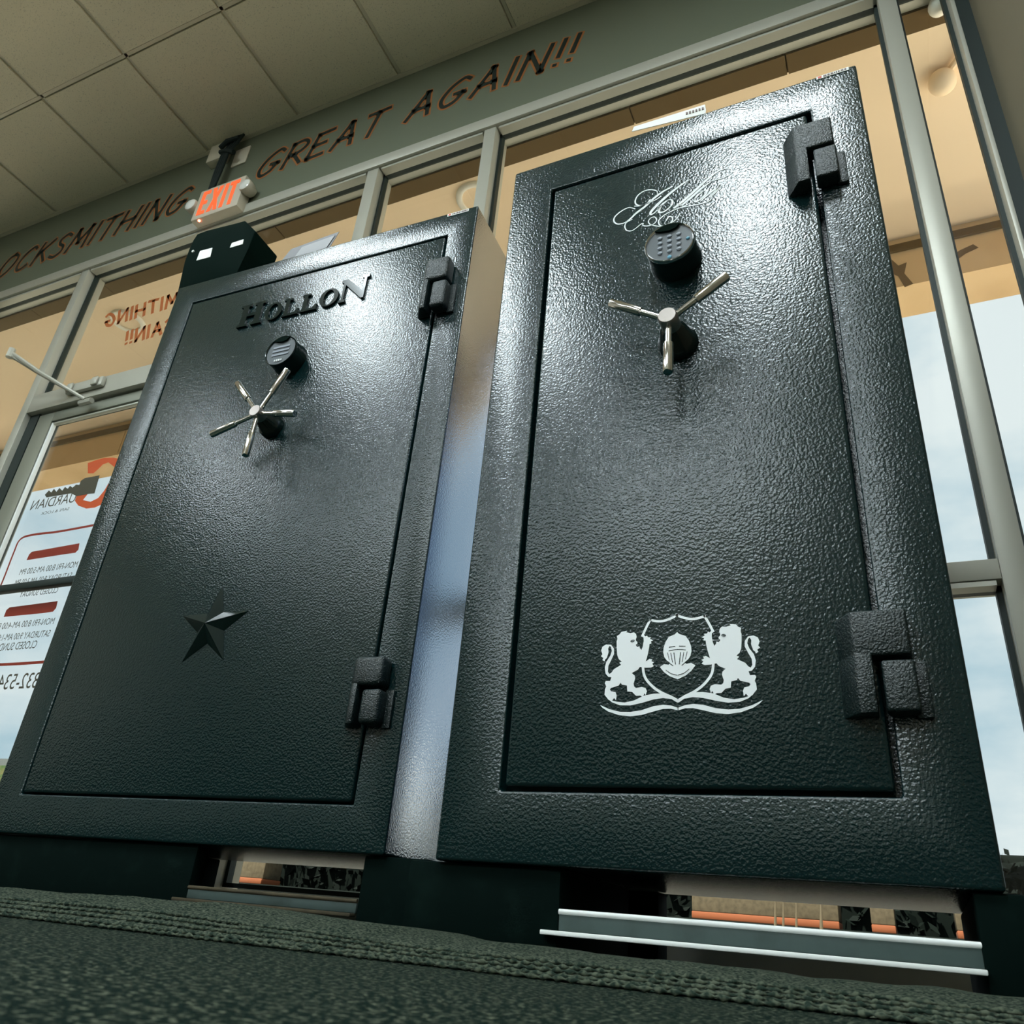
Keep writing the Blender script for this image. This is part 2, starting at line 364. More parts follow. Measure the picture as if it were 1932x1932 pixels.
YD = .014                                   # decals sit just inside the pane (door local)
def dpt(px, py):
    p = at(px, py, (0, YW+.03+YD, 0), Vector((0, 1, 0))); return (p.x+3.055, p.z)
def dpoly(name, pts, m, y=YD):
    bm = bmesh.new(); bm.faces.new([bm.verts.new((x, y, z)) for x, z in pts]); return fin(name, bm, m, pane)
def dcrop(pts): return [dpt(x/3.8625, 840+y/3.864) for x, y in pts]      # traced in a crop of the photo
dpoly('logo_ring', dcrop([(640, 130), (700, 108), (760, 92), (830, 90), (905, 110), (880, 185), (835, 160), (790, 125), (750, 140), (715, 175), (680, 205), (640, 205)]), 'decal_orange')
dpoly('logo_ring', dcrop([(835, 160), (880, 185), (850, 270), (800, 330), (740, 432), (690, 455), (630, 462), (570, 440), (545, 405), (560, 365), (640, 355), (605, 400), (660, 412), (715, 385), (760, 330), (795, 270), (825, 210)]), 'decal_orange')
dpoly('logo_key', dcrop([(328, 362), (358, 330), (375, 345), (395, 318), (412, 340), (435, 312), (455, 332), (475, 305), (495, 318), (512, 297), (530, 310), (555, 288), (580, 290), (590, 260), (620, 240), (728, 220), (690, 352), (640, 357), (560, 372), (520, 352), (340, 382)]), 'decal_dark', YD-.001)
def dtext(s, pxr, pxl, m, h=None, name='decal_text'):
    a = dpt(*pxr); b = dpt(*pxl); o = glass_text(name, s, a[0], b[0], (a[1]+b[1])/2, m, pane, YD, h); return o
dtext('UARDIAN', (138, 952), (58, 958), 'decal_dark', .050)
dtext('SAFE & LOCK', (128, 966), (78, 968), 'decal_dark', .014)
def dline(pts, w, m, name='border_line'):
    bm = bmesh.new(); bm_ribbon(bm, [dpt(*p) for p in pts], w, YD, curve=True); fin(name, bm, m, pane)
dline([(-30, 1165), (0, 1108), (25, 1045), (38, 1018), (62, 1009), (110, 1003), (176, 991)], .011, 'decal_red')
dline([(-20, 1255), (0, 1254), (40, 1252), (82, 1249)], .012, 'decal_red')
def dbar(q):
    dpoly('red_bar', [dpt(*p) for p in q], 'decal_red')
dbar([(50, 1057), (55, 1046), (60, 1041), (150, 1025), (148, 1037), (142, 1043), (120, 1046)])
dbar([(7, 1164), (12, 1151), (18, 1146), (109, 1134), (106, 1147), (100, 1154), (80, 1157)])
dtext('MON-FRI 8:00 AM-5:00 PM', (144, 1071), (36, 1084), 'decal_dark', .028)
dtext('SATURDAY 9:00 AM-3:00 PM', (133, 1091), (26, 1106), 'decal_dark', .028)
dtext('CLOSED SUNDAY', (107, 1119), (36, 1126), 'decal_dark', .026)
dtext('MON-FRI 8:00 AM-4:00 PM', (100, 1178), (-12, 1188), 'decal_dark', .028)
dtext('SATURDAY 9:00 AM-1:00 PM', (92, 1201), (-24, 1211), 'decal_dark', .028)
dtext('CLOSED SUNDAY', (67, 1222), (-18, 1230), 'decal_dark', .032)
dtext('832-534', (69, 1297), (-8, 1302), 'decal_dark', .062)

# ------------------------------------------------------------------ outside: lintel, canopy, beam, ground
lint = tag(box('wall_lintel', (-4.9, D1, 3.062), (XR+.2, .985, 3.11), 'lintel_brown'), kind='structure')
for i in range(10):
    x = -4.9+i*.61; box('lintel_board', (x+.003, D1+.002, 3.048), (min(x+.607, XR+.2), .983, 3.062), 'lintel_brown', lint)
can = tag(box('ceiling_canopy', (-9, 1.0, 3.40), (5, 2.60, 3.50), 'soffit_peach'), kind='structure')
tag(box('wall_above_canopy', (-9, .90, 3.50), (5, 1.0, 4.4), 'soffit_peach'), kind='structure')
bmn = tag(box('canopy_beam', (-9, 2.36, 3.075), (5, 2.60, 3.40), 'beam_tan'), kind='structure')
for i in range(16):
    x = -9+i*.88; box('beam_panel', (x+.004, 2.350, 3.07), (x+.876, 2.362, 3.30), 'beam_tan', bmn)
box('beam_cap', (-9, 2.335, 3.30), (5, 2.362, 3.345), 'lintel_brown', bmn)
for cx, cz, pts in ((.98, 3.17, [(-.05, .1), (-.02, .04), (.02, .05), (.0, -.02), (.03, -.1), (-.01, -.11), (-.03, -.03), (-.06, 0)]),
                    (1.24, 3.19, [(-.06, .0), (.0, .03), (.06, .05), (.08, .02), (.02, -.0), (-.04, -.04)]),
                    (1.62, 3.2, [(-.07, .05), (.0, .06), (.08, .07), (.03, .03), (.01, -.05), (-.03, -.12), (-.02, -.02)])):
    bm = bmesh.new(); bm.faces.new([bm.verts.new((cx+x, 2.3485, cz+z)) for x, z in pts]); fin('stain', bm, 'beam_stain', bmn)
def ring_light(x, y, label):
    t = tag(empty('soffit_light', (x, y, 3.40)), label, 'light fixture', 'round lights under the canopy')
    bm = bmesh.new(); n = 36
    prof = [(.078, 0), (.082, -.014), (.10, -.018), (.112, -.010), (.114, 0)]
    R = [[bm.verts.new((math.cos(2*PI*i/n)*r, math.sin(2*PI*i/n)*r, z)) for r, z in prof] for i in range(n)]
    for i in range(n):
        for j in range(len(prof)-1): bm.faces.new((R[i][j], R[(i+1) % n][j], R[(i+1) % n][j+1], R[i][j+1]))
    fin('trim_ring', bm, 'lamp_white', t, smooth=50)
    bm = bmesh.new(); bmesh.ops.create_cone(bm, cap_ends=True, segments=32, radius1=.079, radius2=.079, depth=.004, matrix=Matrix.Translation((0, 0, -.003))); fin('lens', bm, 'soffit_peach', t)
ring_light(-.985, 1.36, 'white ring-shaped light under the canopy between the two safes')
ring_light(-3.63, 1.45, 'white ring-shaped light under the canopy behind the mirrored lettering')
t = tag(empty('security_lamp', (1.17, 1.46, 3.40)), 'round white security lamp with a bracket under the canopy, seen in the narrow right pane', 'light fixture')
bm = bmesh.new(); bmesh.ops.create_uvsphere(bm, u_segments=20, v_segments=12, radius=.055, matrix=Matrix.Translation((0, 0, -.05))); fin('lamp_head', bm, 'soffit_peach', t, smooth=True)
tube('lamp_bracket', [(.03, -.02, -.02), (.08, -.10, -.03), (.12, -.18, -.004)], .014, 'soffit_peach', t, 8)
t = tag(empty('globe_lamp', (1.105, .900, 3.060)), 'small white ribbed globe lamp at the top of the narrow right pane', 'light fixture')
bm = bmesh.new(); bmesh.ops.create_uvsphere(bm, u_segments=18, v_segments=12, radius=.034, matrix=Matrix.Translation((0, 0, -.03)))
fin('globe', bm, 'lamp_white', t, smooth=True); tube('base', [(0, 0, 0), (0, 0, -.012)], .026, 'lamp_white', t, 14)
tag(box('ground', (-40, 1.0, -.12), (40, 60, -.02), 'concrete'), kind='structure')
bm = bmesh.new()
prof = [(4.6, -.02), (5.2, .35), (6.4, 1.50), (7.4, 1.68), (30, 1.7), (30, -.02)]
A = [bm.verts.new((-30, y, z)) for y, z in prof]; B = [bm.verts.new((-7.2, y, z)) for y, z in prof]
bm.faces.new(A); bm.faces.new(B[::-1])
for i in range(6): bm.faces.new((A[i], A[(i+1) % 6], B[(i+1) % 6], B[i]))
tag(fin('hill', bm, 'grass'), kind='structure')
tag(box('road_edge', (-30, 7.4, 1.60), (-7.3, 7.6, 1.80), 'road_grey'), kind='structure')
hedge = tag(empty('hedge', (-2, 5.75, -.02)), 'dark clipped hedge along the kerb outside, seen low through the glass', 'hedge')
bm = bmesh.new()
for i in range(2600):
    c = Vector((random.uniform(-4.6, 4.6), random.uniform(-.05, .45), random.uniform(.05, .86)))
    if random.random() < .6: c.y = random.uniform(-.06, .02)
    a = Vector((random.gauss(0, 1), random.gauss(0, 1), random.gauss(0, 1))).normalized(); b = a.orthogonal().normalized(); L = random.uniform(.03, .07)
    bm.faces.new([bm.verts.new(c+p) for p in (-a*L, b*L*.5, a*L, -b*L*.5)])
fin('foliage', bm, 'leaf', hedge); box('hedge_core', (-4.6, .02, 0), (4.6, .4, .82), 'leaf', hedge, .03)
tag(box('kerb', (-7, 4.95, -.02), (3, 5.6, .225), 'kerb_dark', None, .02), kind='structure')
def block(x0, x1, label, skew=0):
    t = tag(empty('concrete_block', ((x0+x1)/2, 5.0, .225)), label, 'block', 'beige blocks with orange bases on the kerb outside'); h = (x1-x0)/2
    box('painted_base', (-h, -.01, 0), (h, .25, .045), 'block_orange', t, .006); box('upper', (-h, 0, .045), (h, .24, .26), 'block_beige', t, .008)
block(-.78, .17, 'long beige block with orange base outside, seen under the right safe')
block(.36, .50, 'short beige block with orange base outside, second from the right under the right safe')
block(.84, .88, 'narrow beige block with orange base outside, rightmost one under the right safe')
block(-4.86, -4.56, 'beige block with orange base outside, seen under the left safe')
t = tag(empty('bollard', (-5.25, 5.0, .0), .35), 'square pale post outside, seen under the left safe', 'post')
box('shaft', (-.14, -.12, 0), (.14, .12, .55), 'lamp_white', t, .01); box('cap', (-.15, -.13, .55), (.15, .13, .58), 'lamp_white', t, .006)
for x, w in ((-.22, .012), (-.17, .010), (-.09, .01), (.06, .014)):
    tag(tube('dry_stalk', [(x, 4.88, -.02), (x+.01, 4.87, .22), (x+.025, 4.86, .40)], [w, w*.8, w*.4], 'straw', None, 6), 'thin dry stalk standing in front of the long beige block', 'plant', 'dry stalks outside')
t = tag(empty('shrub', (1.50, 4.1, -.02)), 'dark green shrub outside beyond the right edge of the right safe', 'shrub')
bm = bmesh.new()
for i in range(900):
    u = Vector((random.gauss(0, 1), random.gauss(0, 1), random.gauss(0, 1))).normalized()*random.uniform(.75, 1.05)
    c = Vector((u.x*.48, u.y*.35, .36+u.z*.36)); a = Vector((random.gauss(0, 1), random.gauss(0, 1), random.gauss(0, 1))).normalized(); b = a.orthogonal().normalized(); L = random.uniform(.03, .06)
    bm.faces.new([bm.verts.new(c+p) for p in (-a*L, b*L*.4, a*L, -b*L*.4)])
fin('foliage', bm, 'leaf', t)
for k in range(4): tube('stem', [(0, 0, 0), (.1*math.cos(k*1.6), .08*math.sin(k*1.6), .3), (.2*math.cos(k*1.6), .16*math.sin(k*1.6), .55)], [.02, .014, .008], 'twig', t, 7)

# ------------------------------------------------------------------ safes
def safe_shell(root, Wd, Dp, H, dx0, dx1, dz0, dz1, gap, side=False):
    bm = bmesh.new()
    def q(y, x0, x1, z0, z1): return [bm.verts.new((x, y, z)) for x, z in ((x0, z0), (x1, z0), (x1, z1), (x0, z1))]
    o, i_, r, b = q(0, 0, Wd, 0, H), q(0, dx0, dx1, dz0, dz1), q(.06, dx0, dx1, dz0, dz1), q(Dp, 0, Wd, 0, H)
    for k in range(4):
        j = (k+1) % 4
        bm.faces.new((o[k], o[j], i_[j], i_[k])); bm.faces.new((i_[k], i_[j], r[j], r[k])); bm.faces.new((o[j], o[k], b[k], b[j]))
    bm.faces.new(r); bm.faces.new(b[::-1])
    bm.edges.ensure_lookup_table()
    S = lambda A: {frozenset((A[k], A[(k+1) % 4])) for k in range(4)}
    lin = S(o) | S(i_) | S(b) | {frozenset((o[k], b[k])) for k in range(4)} | {frozenset((i_[k], r[k])) for k in range(4)}
    es = [e for e in bm.edges if frozenset(e.verts) in lin]
    bmesh.ops.bevel(bm, geom=es, offset=.0045, segments=3, profile=.5, affect='EDGES')
    body = fin('body', bm, 'safe_paint', root, smooth=35); body.data.materials.append(MATS['safe_side_sheen'])
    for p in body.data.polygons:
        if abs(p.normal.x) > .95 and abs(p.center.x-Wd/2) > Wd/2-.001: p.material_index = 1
    bm = bmesh.new(); bm_box(bm, (dx0+gap, -.001, dz0+gap*.8), (dx1-gap, .05, dz1-gap), .006, 3)
    door = fin('door', bm, 'safe_paint', root, smooth=35)
    return body, door
def hinge(root, x0, x1, z0, z1, out, knx, knz, rnd=.004, label=None):
    """plate with a sloped left flank; lower right corner notched for the fixed knuckle"""
    h = empty('hinge', (0, 0, 0), 0, root)
    sl = out*.95
    bm = bmesh.new(); bm_hprism(bm, [(x0-.012, 0), (x0+sl*.35, -out), (x1, -out), (x1, 0)], knz+.006, z1)
    bmesh.ops.bevel(bm, geom=list(bm.edges), offset=rnd, segments=3, profile=.5, affect='EDGES')
    fin('hinge_leaf', bm, 'hinge_paint', h, smooth=35)
    bm = bmesh.new(); bm_hprism(bm, [(x0-.012, 0), (x0+sl*.35, -out), (knx-.010, -out), (knx-.010, 0)], z0, knz+.012)
    bmesh.ops.bevel(bm, geom=list(bm.edges), offset=rnd*.6, segments=2, profile=.5, affect='EDGES')
    fin('hinge_leaf', bm, 'hinge_paint', h, smooth=35)
    box('knuckle', (knx, -out+.002, z0+.002), (x1+.002, 0, knz), 'hinge_paint', h, rnd, 3)
    box('hinge_plate', (x1-.004, -.008, z0-.002), (x1+.016, .0, knz+.004), 'hinge_paint', h, .003)
    return h
def keypad(root, x, z, out, r, buttons=True):
    k = empty('keypad_lock', (x, 0, z), 0, root)
    bm = bmesh.new(); n = 48
    prof = [(r*1.06, 0), (r*1.07, -.012), (r*1.0, -out*.55), (r, -out+.004), (r*.965, -out)]
    R = [[bm.verts.new((math.cos(2*PI*i/n)*a, y, math.sin(2*PI*i/n)*a)) for a, y in prof] for i in range(n)]
    for i in range(n):
        for j in range(len(prof)-1): bm.faces.new((R[i][j], R[(i+1) % n][j], R[(i+1) % n][j+1], R[i][j+1]))
    fin('lock_housing', bm, 'gloss_black', k, smooth=50)
    bm = bmesh.new(); prof = [(r*1.0, -out+.006), (r*1.02, -out), (r*.98, -out-.003), (r*.93, -out-.001), (r*.92, -out+.003)]
    R = [[bm.verts.new((math.cos(2*PI*i/n)*a, y, math.sin(2*PI*i/n)*a)) for a, y in prof] for i in range(n)]
    for i in range(n):
        for j in range(len(prof)-1): bm.faces.new((R[i][j], R[(i+1) % n][j], R[(i+1) % n][j+1], R[i][j+1]))
    fin('rim', bm, 'gloss_black' if not buttons else 'chrome', k, smooth=60)
    bm = bmesh.new(); rr = r*.925
    bm.faces.new([bm.verts.new((math.cos(2*PI*i/n)*rr, -out+.001, math.sin(2*PI*i/n)*rr)) for i in range(n)]); fin('keypad_face', bm, 'keypad_grey', k)
    a0, a1 = math.radians(62), math.radians(128)
    outer = [(math.cos(a0+(a1-a0)*i/14)*rr*.99, math.sin(a0+(a1-a0)*i/14)*rr*.99) for i in range(15)]
    inner = [(math.cos(a1-.12)*rr*.82, rr*.70), (0, rr*.62), (math.cos(a0+.12)*rr*.82, rr*.70)]
    prism('brow', outer+inner, -out-.004, -out, 'black_plastic', k)
    if buttons:
        bm = bmesh.new(); bmesh.ops.create_uvsphere(bm, u_segments=12, v_segments=6, radius=1); me = bpy.data.meshes.new('key_button'); bm.to_mesh(me); bm.free()
        for p in me.polygons: p.use_smooth = True
        for i in range(4):
            for j in range(3):
                o = link('key_button', me, 'key_button', k); o.location = ((j-1)*r*.38, -out, r*(.36-.27*i)-.001); o.scale = (r*.105, .0025, r*.085)
        me2 = me.copy(); o = link('status_light', me2, 'key_blue', k); o.location = (0, -out, -r*.78); o.scale = (r*.09, .002, r*.08)
        o = link('status_light', me2, 'key_blue', k); o.location = (r*.74, -out, -r*.02); o.scale = (r*.08, .002, r*.07)
    else:
        for i in range(3): box('keypad_row', (-r*.55, -out-.0006, r*(.22-.26*i)), (r*.55, -out, r*(.34-.26*i)), 'key_button', k)
        for i in range(4): box('keypad_mark', (-r*.28+i*r*.14, -out-.001, -r*.70), (-r*.20+i*r*.14, -out, -r*.58), 'white_vinyl', k)
    return k
def handle(root, x, z, out, angs, L, hub_r):
    h = empty('handle', (x, 0, z), 0, root)
    tube('spindle', [(0, 0, 0), (0, -.014, 0), (0, -.020, 0), (0, -out+.022, 0), (0, -out+.016, 0)], [hub_r*2.1, hub_r*2.05, hub_r*1.75, hub_r*1.25, hub_r*.9], 'gloss_black', h, 32)
    tube('hub', [(0, -out+.018, 0), (0, -out-.010, 0), (0, -out-.013, 0)], [hub_r, hub_r, hub_r*.88], 'brushed', h, 32)
    for a in angs:
        a = math.radians(a); d = Vector((math.cos(a), -.09, math.sin(a)))
        o = Vector((0, -out+.002, 0)); p = [o+d*t for t in (hub_r*.8, L*.45, L*.45+.0005, L*.47, L-.002, L)]
        tube('spoke', p, [.0058, .0058, .0058, .0088, .0092, .0078], 'chrome', h, 18)
    return h
def plane_pt(root_loc, rz):
    n = Vector((-math.sin(rz), math.cos(rz), 0)); ex = Vector((math.cos(rz), math.sin(rz), 0))
    def f(px, py, off=0):
        p = at(px, py, Vector(root_loc)+n*off, n); q = p-Vector(root_loc); return (q.dot(ex), q.z)
    return f

# ---- right safe
RW, RD, RH = .7467, .48, 1.5
RL = (0, 0, .12)
rs = tag(empty('gun_safe', RL), 'tall black textured gun safe with three-spoke handle and white lion crest, right of the two', 'safe')
body, door = safe_shell(rs, RW, RD, RH, .098, .653, .101, 1.405, .008)
for z0, z1 in ((.198, .336), (1.178, 1.330)): hinge(rs, .606, .686, z0, z1, .034, .648, z0+(z1-z0)*.50)
keypad(rs, .380, 1.090, .052, .0475)
handle(rs, .3825, .884, .072, (30, 150, 270), .122, .0175)
Rp = plane_pt(RL, 0)
def cr_(x, y): return Rp(1110+x/5.52, 1130+y/5.52)
XC = .3732
def decal(name, polys, y, m, parent):
    bm = bmesh.new()
    for P in polys:
        n = len(P); V, _, Fc, *_r = delaunay_2d_cdt([Vector(p) for p in P], [], [list(range(n))], 1, 1e-6)
        vv = [bm.verts.new((v.x, y, v.y)) for v in V]
        for f_ in Fc: bm.faces.new([vv[i] for i in f_])
    return fin(name, bm, m, parent)
mir = lambda P: [(2*XC-x, z) for x, z in P][::-1]
lion = [(300,390),(330,372),(345,350),(372,342),(410,335),(395,350),(440,360),(480,352),(500,370),(507,400),(497,425),(500,440),(515,455),(512,472),(497,480),(502,492),(515,503),(535,495),(540,515),(556,535),(570,500),(580,440),(578,408),(553,385),(580,378),(600,395),(615,384),(625,402),(657,403),(645,418),(680,435),(655,445),(662,468),(640,472),(638,500),(625,570),(602,655),(640,628),(670,632),(660,652),(688,662),(668,680),(686,702),(655,718),(600,720),(540,712),(520,740),(455,775),(485,800),(491,830),(475,885),(480,915),(500,930),(560,920),(600,932),(613,965),(600,1008),(590,985),(568,1024),(545,1010),(500,1012),(460,972),(410,966),(405,905),(350,895),(341,875),(320,905),(240,930),(228,945),(240,965),(285,972),(298,1005),(292,1058),(272,1035),(248,1064),(215,1055),(172,1000),(178,940),(190,915),(175,880),(185,858),(230,858),(243,818),(212,815),(183,780),(175,720),(190,660),(232,595),(248,545),(240,505),(225,492),(210,520),(214,560),(195,620),(180,632),(172,652),(150,640),(160,618),(134,600),(150,580),(137,540),(152,500),(190,478),(240,480),(270,520),(272,575),(242,640),(212,700),(207,760),(222,785),(245,770),(270,735),(345,690),(325,668),(350,655),(320,630),(305,590),(300,530),(298,450),(306,420)]
lionp = [cr_(*p) for p in lion]
crest = empty('crest', (0, 0, 0), 0, rs)
decal('lion', [lionp], -.0016, 'white_vinyl', crest); decal('lion', [mir(lionp)], -.0016, 'white_vinyl', crest)
eye = [cr_(465+24*math.cos(a*PI/6), 442-(14*math.sin(a*PI/6)+4*math.cos(a*PI/6))) for a in range(12)]
decal('lion_eye', [eye], -.0019, 'safe_paint', crest); decal('lion_eye', [mir(eye)], -.0019, 'safe_paint', crest)
bm = bmesh.new()
px_m = (cr_(1000, 600)[0]-cr_(900, 600)[0])/100
for P, w in (([(931, 166), (880, 197), (800, 228), (725, 236), (648, 222)], 26), ([(648, 216), (606, 300), (566, 388)], 26),
             ([(572, 716), (582, 790), (612, 850), (680, 922), (760, 976), (850, 1018), (931, 1062)], 27)):
    Q = [cr_(*p) for p in P]
    for S in (Q, mir(Q)): bm_ribbon(bm, S, w*px_m, -.0013)
bmesh.ops.remove_doubles(bm, verts=bm.verts, dist=.0018)
fin('shield', bm, 'white_vinyl', crest)
hp = [(925,348),(905,372),(840,400),(808,450),(787,510),(783,560),(795,610),(818,642),(856,670),(840,688),(790,684),(748,712),(790,765),(850,808),(931,840)]
hq = [cr_(*p) for p in hp]; hq[0] = (XC, hq[0][1]); hq[-1] = (XC, hq[-1][1])
decal('helmet', [hq+mir(hq)[1:-1]], -.0016, 'white_vinyl', crest)
bm = bmesh.new()
for P, w in (([(846, 507), (905, 499)], 9), ([(843, 545), (880, 537), (928, 530)], 8), ([(828, 565), (846, 640)], 6), ([(862, 568), (880, 664)], 7), ([(895, 566), (911, 685)], 9),
             ([(845, 672), (885, 700)], 9), ([(812, 746), (865, 782), (928, 798)], 8)):
    Q = [cr_(*p) for p in P]
    for S in (Q, mir(Q)): bm_ribbon(bm, S, w*px_m, -.0019)
fin('visor_slots', bm, 'safe_paint', crest)
for P in ([(215,1050),(290,1072),(380,1082),(480,1060),(580,1010),(680,990),(790,985),(860,1005),(933,1045),(933,1084),(870,1046),(780,1035),(680,1050),(560,1085),(440,1112),(330,1110),(250,1080)],
          [(125,1107),(220,1150),(330,1178),(440,1180),(560,1160),(680,1120),(780,1105),(860,1112),(933,1135),(933,1162),(860,1145),(780,1148),(680,1175),(560,1210),(440,1225),(320,1212),(210,1175),(150,1135)]):
    Q = [cr_(*p) for p in P]; decal('ribbon', [Q, mir(Q)], -.0014, 'white_vinyl', crest)
# script lettering
def sp(x, y): return Rp(1120+x/6.44, 300+y/6.44)
k_ = (sp(900, 500)[0]-sp(800, 500)[0])/100
STR = [([(690,495),(655,540),(590,572),(525,562),(508,515),(545,445),(620,395),(700,380),(768,395),(778,432)], [7,9,11,13,13,12,12,11,9,8]),
 ([(505,612),(430,598),(340,640),(265,705),(250,760),(290,796),(370,785),(440,740),(520,665),(620,590),(740,480),(850,400),(965,340)], [8,11,13,14,14,12,12,16,22,24,24,20,9]),
 ([(500,580),(580,575),(660,545),(760,500),(820,460)], 10),
 ([(1163,260),(1060,325),(930,425),(800,540),(710,635),(692,680),(740,662),(800,600),(850,560)], [10,20,26,28,26,18,12,10,9]),
 ([(905,505),(840,555),(800,615),(805,655),(860,645),(930,590),(962,535),(945,502),(905,505)], [12,22,26,20,14,16,18,12,10]),
 ([(985,600),(1110,500),(1250,375),(1370,265),(1500,165),(1610,122),(1675,132),(1672,180),(1590,228),(1490,262),(1385,285)], [22,26,26,24,16,11,12,12,10,9,8]),
 ([(1065,575),(1180,480),(1310,365),(1420,290)], [22,26,24,9]),
 ([(1040,560),(1090,580),(1170,545),(1250,480)], 9),
 ([(1330,400),(1265,450),(1230,505),(1250,525),(1320,480),(1372,420),(1370,385),(1330,400)], [10,18,20,14,12,16,12,10]),
 ([(1300,520),(1400,430),(1470,375),(1500,370)], [10,20,20,9]),
 ([(1420,450),(1490,380),(1540,325),(1490,400),(1430,455),(1440,480)], [9,12,16,22,18,8]),
 ([(1440,478),(1400,520),(1300,552),(1180,575),(1060,598),(950,640),(860,690),(800,745),(795,795),(835,822),(900,805),(955,760),(955,712),(915,710),(885,755)], 11),
 ([(470,740),(400,780),(382,830),(402,872),(460,880),(520,845),(575,800),(605,790),(600,812),(650,822),(725,800),(768,752),(745,712),(700,722),(668,765),(690,800),(760,820),(840,822),(930,790),(1010,735),(1052,665)], 10)]
bm = bmesh.new()
for P, w in STR:
    bm_ribbon(bm, [sp(*p) for p in P], [a*k_*1.35 for a in w] if isinstance(w, list) else w*k_*1.35, -.0016)
fin('script_lettering', bm, 'white_vinyl', rs)
def sticker(root, x0, x1, z, h, rows):
    s = box('label_sticker', (x0, -.0012, z), (x1, -.0003, z+h), 'paper', root)
    box('sticker_mark', (x0+.003, -.0018, z+h*.2), (x0+.003+h*.8, -.0012, z+h*.8), 'sticker_red', s)
    x = x0+.003+h*1.2
    while x < x1-.006:
        w = random.uniform(.002, .006); box('sticker_mark', (x, -.0018, z+h*.25), (min(x+w, x1-.003), -.0012, z+h*.75), 'sticker_print', s); x += w+.0015
sticker(rs, .672, .733, 1.489, .0085, 1)
# feet of the right safe
def foot(root, lo, hi): return box('foot', lo, hi, 'foot_steel', root, .004)
def rail(root, x0, x1, z0, z1, lip='bright_trim'):
    r = box('base_rail', (x0, .012, z0), (x1, .030, z1), 'rail_steel', root, .002)
    tube('rail_lip', [(x0, .013, z1), (x1, .013, z1)], .0036, lip, r, 12)
    box('rail_flange', (x0-.02, -.006, z0-.006), (x1, .012, z0), lip, r, .0015)
foot(rs, (-.050, .012, -.1195), (.200, .34, -.001)); foot(rs, (.712, .008, -.1195), (.80, RD-.02, -.001)); foot(rs, (.16, .40, -.1195), (.235, .46, -.001))
rail(rs, .2, .714, -.080, -.056)

# ---- left safe
LL = (-1.3015, .1593, .1375); LZ = .0341; LW, LD, LH = 1.0838, .45, 1.6718
ls = tag(empty('gun_safe', LL, LZ), 'wide black gun safe with raised star and five-spoke handle, left of the two', 'safe')
lbody, ldoor = safe_shell(ls, LW, LD, LH, .086, 1.0, .0855, 1.585, .0055)
for z0, z1 in ((.229, .366), (1.292, 1.462)): hinge(ls, .962, 1.042, z0, z1, .040, 1.000, z0+(z1-z0)*.52, .009)
keypad(ls, .558, 1.246, .046, .050, False)
handle(ls, .557, 1.027, .066, (58, 130, 202, 274, 346), .138, .0175)
# raised serif letters
def serif(ch, x, z, h, w, y0=-.007):
    s = h*.10; st = w*.24; P = []
    if ch == 'H':
        P = [[(0, 0), (st+2*s, 0), (st+2*s, s), (st+s, s), (st+s, h*.44), (w-st-s, h*.44), (w-st-s, s), (w-st-2*s, s), (w-st-2*s, 0), (w, 0), (w, s), (w-s, s), (w-s, h-s), (w, h-s), (w, h), (w-st-2*s, h), (w-st-2*s, h-s), (w-st-s, h-s), (w-st-s, h*.57), (st+s, h*.57), (st+s, h-s), (st+2*s, h-s), (st+2*s, h), (0, h), (0, h-s), (s, h-s), (s, s), (0, s)]]
    if ch == 'L':
        P = [[(0, 0), (w, 0), (w, h*.30), (w-s*.9, h*.30), (w-s*2.0, s*1.3), (st+s, s*1.3), (st+s, h-s), (st+2*s, h-s), (st+2*s, h), (0, h), (0, h-s), (s, h-s), (s, s), (0, s)]]
    if ch == 'N':
        P = [[(0, 0), (2.6*s, 0), (2.6*s, s), (1.9*s, s), (1.9*s, h*.76), (w-1.9*s, 0), (w-s*.9, 0), (w-s*.9, h-s), (w, h-s), (w, h), (w-2.7*s, h), (w-2.7*s, h-s), (w-1.9*s, h-s), (w-1.9*s, h*.34), (1.9*s+st*.2, h), (0, h), (0, h-s), (s, h-s*1.4), (s, s), (0, s)]]
    if ch == 'O':
        bm = bmesh.new(); n = 36
        O = [(w/2+math.cos(2*PI*i/n)*w/2, h/2+math.sin(2*PI*i/n)*h/2) for i in range(n)]
        I = [(w/2+math.cos(2*PI*i/n+.0)*(w/2-st*.95), h/2+math.sin(2*PI*i/n)*(h/2-s*.8)) for i in range(n)]
        V = [[bm.verts.new((x+p[0], y, z+p[1])) for p in Q] for Q, y in ((O, y0), (I, y0), (I, 0), (O, 0))]
        for a in range(4):
            for i in range(n): bm.faces.new((V[a][i], V[a][(i+1) % n], V[(a+1) % 4][(i+1) % n], V[(a+1) % 4][i]))
        return fin('letter', bm, 'gloss_black', ls, smooth=30)
    return prism('letter', [(x+a, z+b) for a, b in P[0]], y0, 0, 'gloss_black', ls)
zb = 1.418
for ch, x, h, w in (('H', .318, .084, .090), ('O', .416, .066, .062), ('L', .482, .066, .058), ('L', .546, .066, .058), ('O', .610, .066, .064), ('N', .678, .084, .092)):
    serif(ch, x, zb+(0 if ch != 'O' else -.001), h, w)
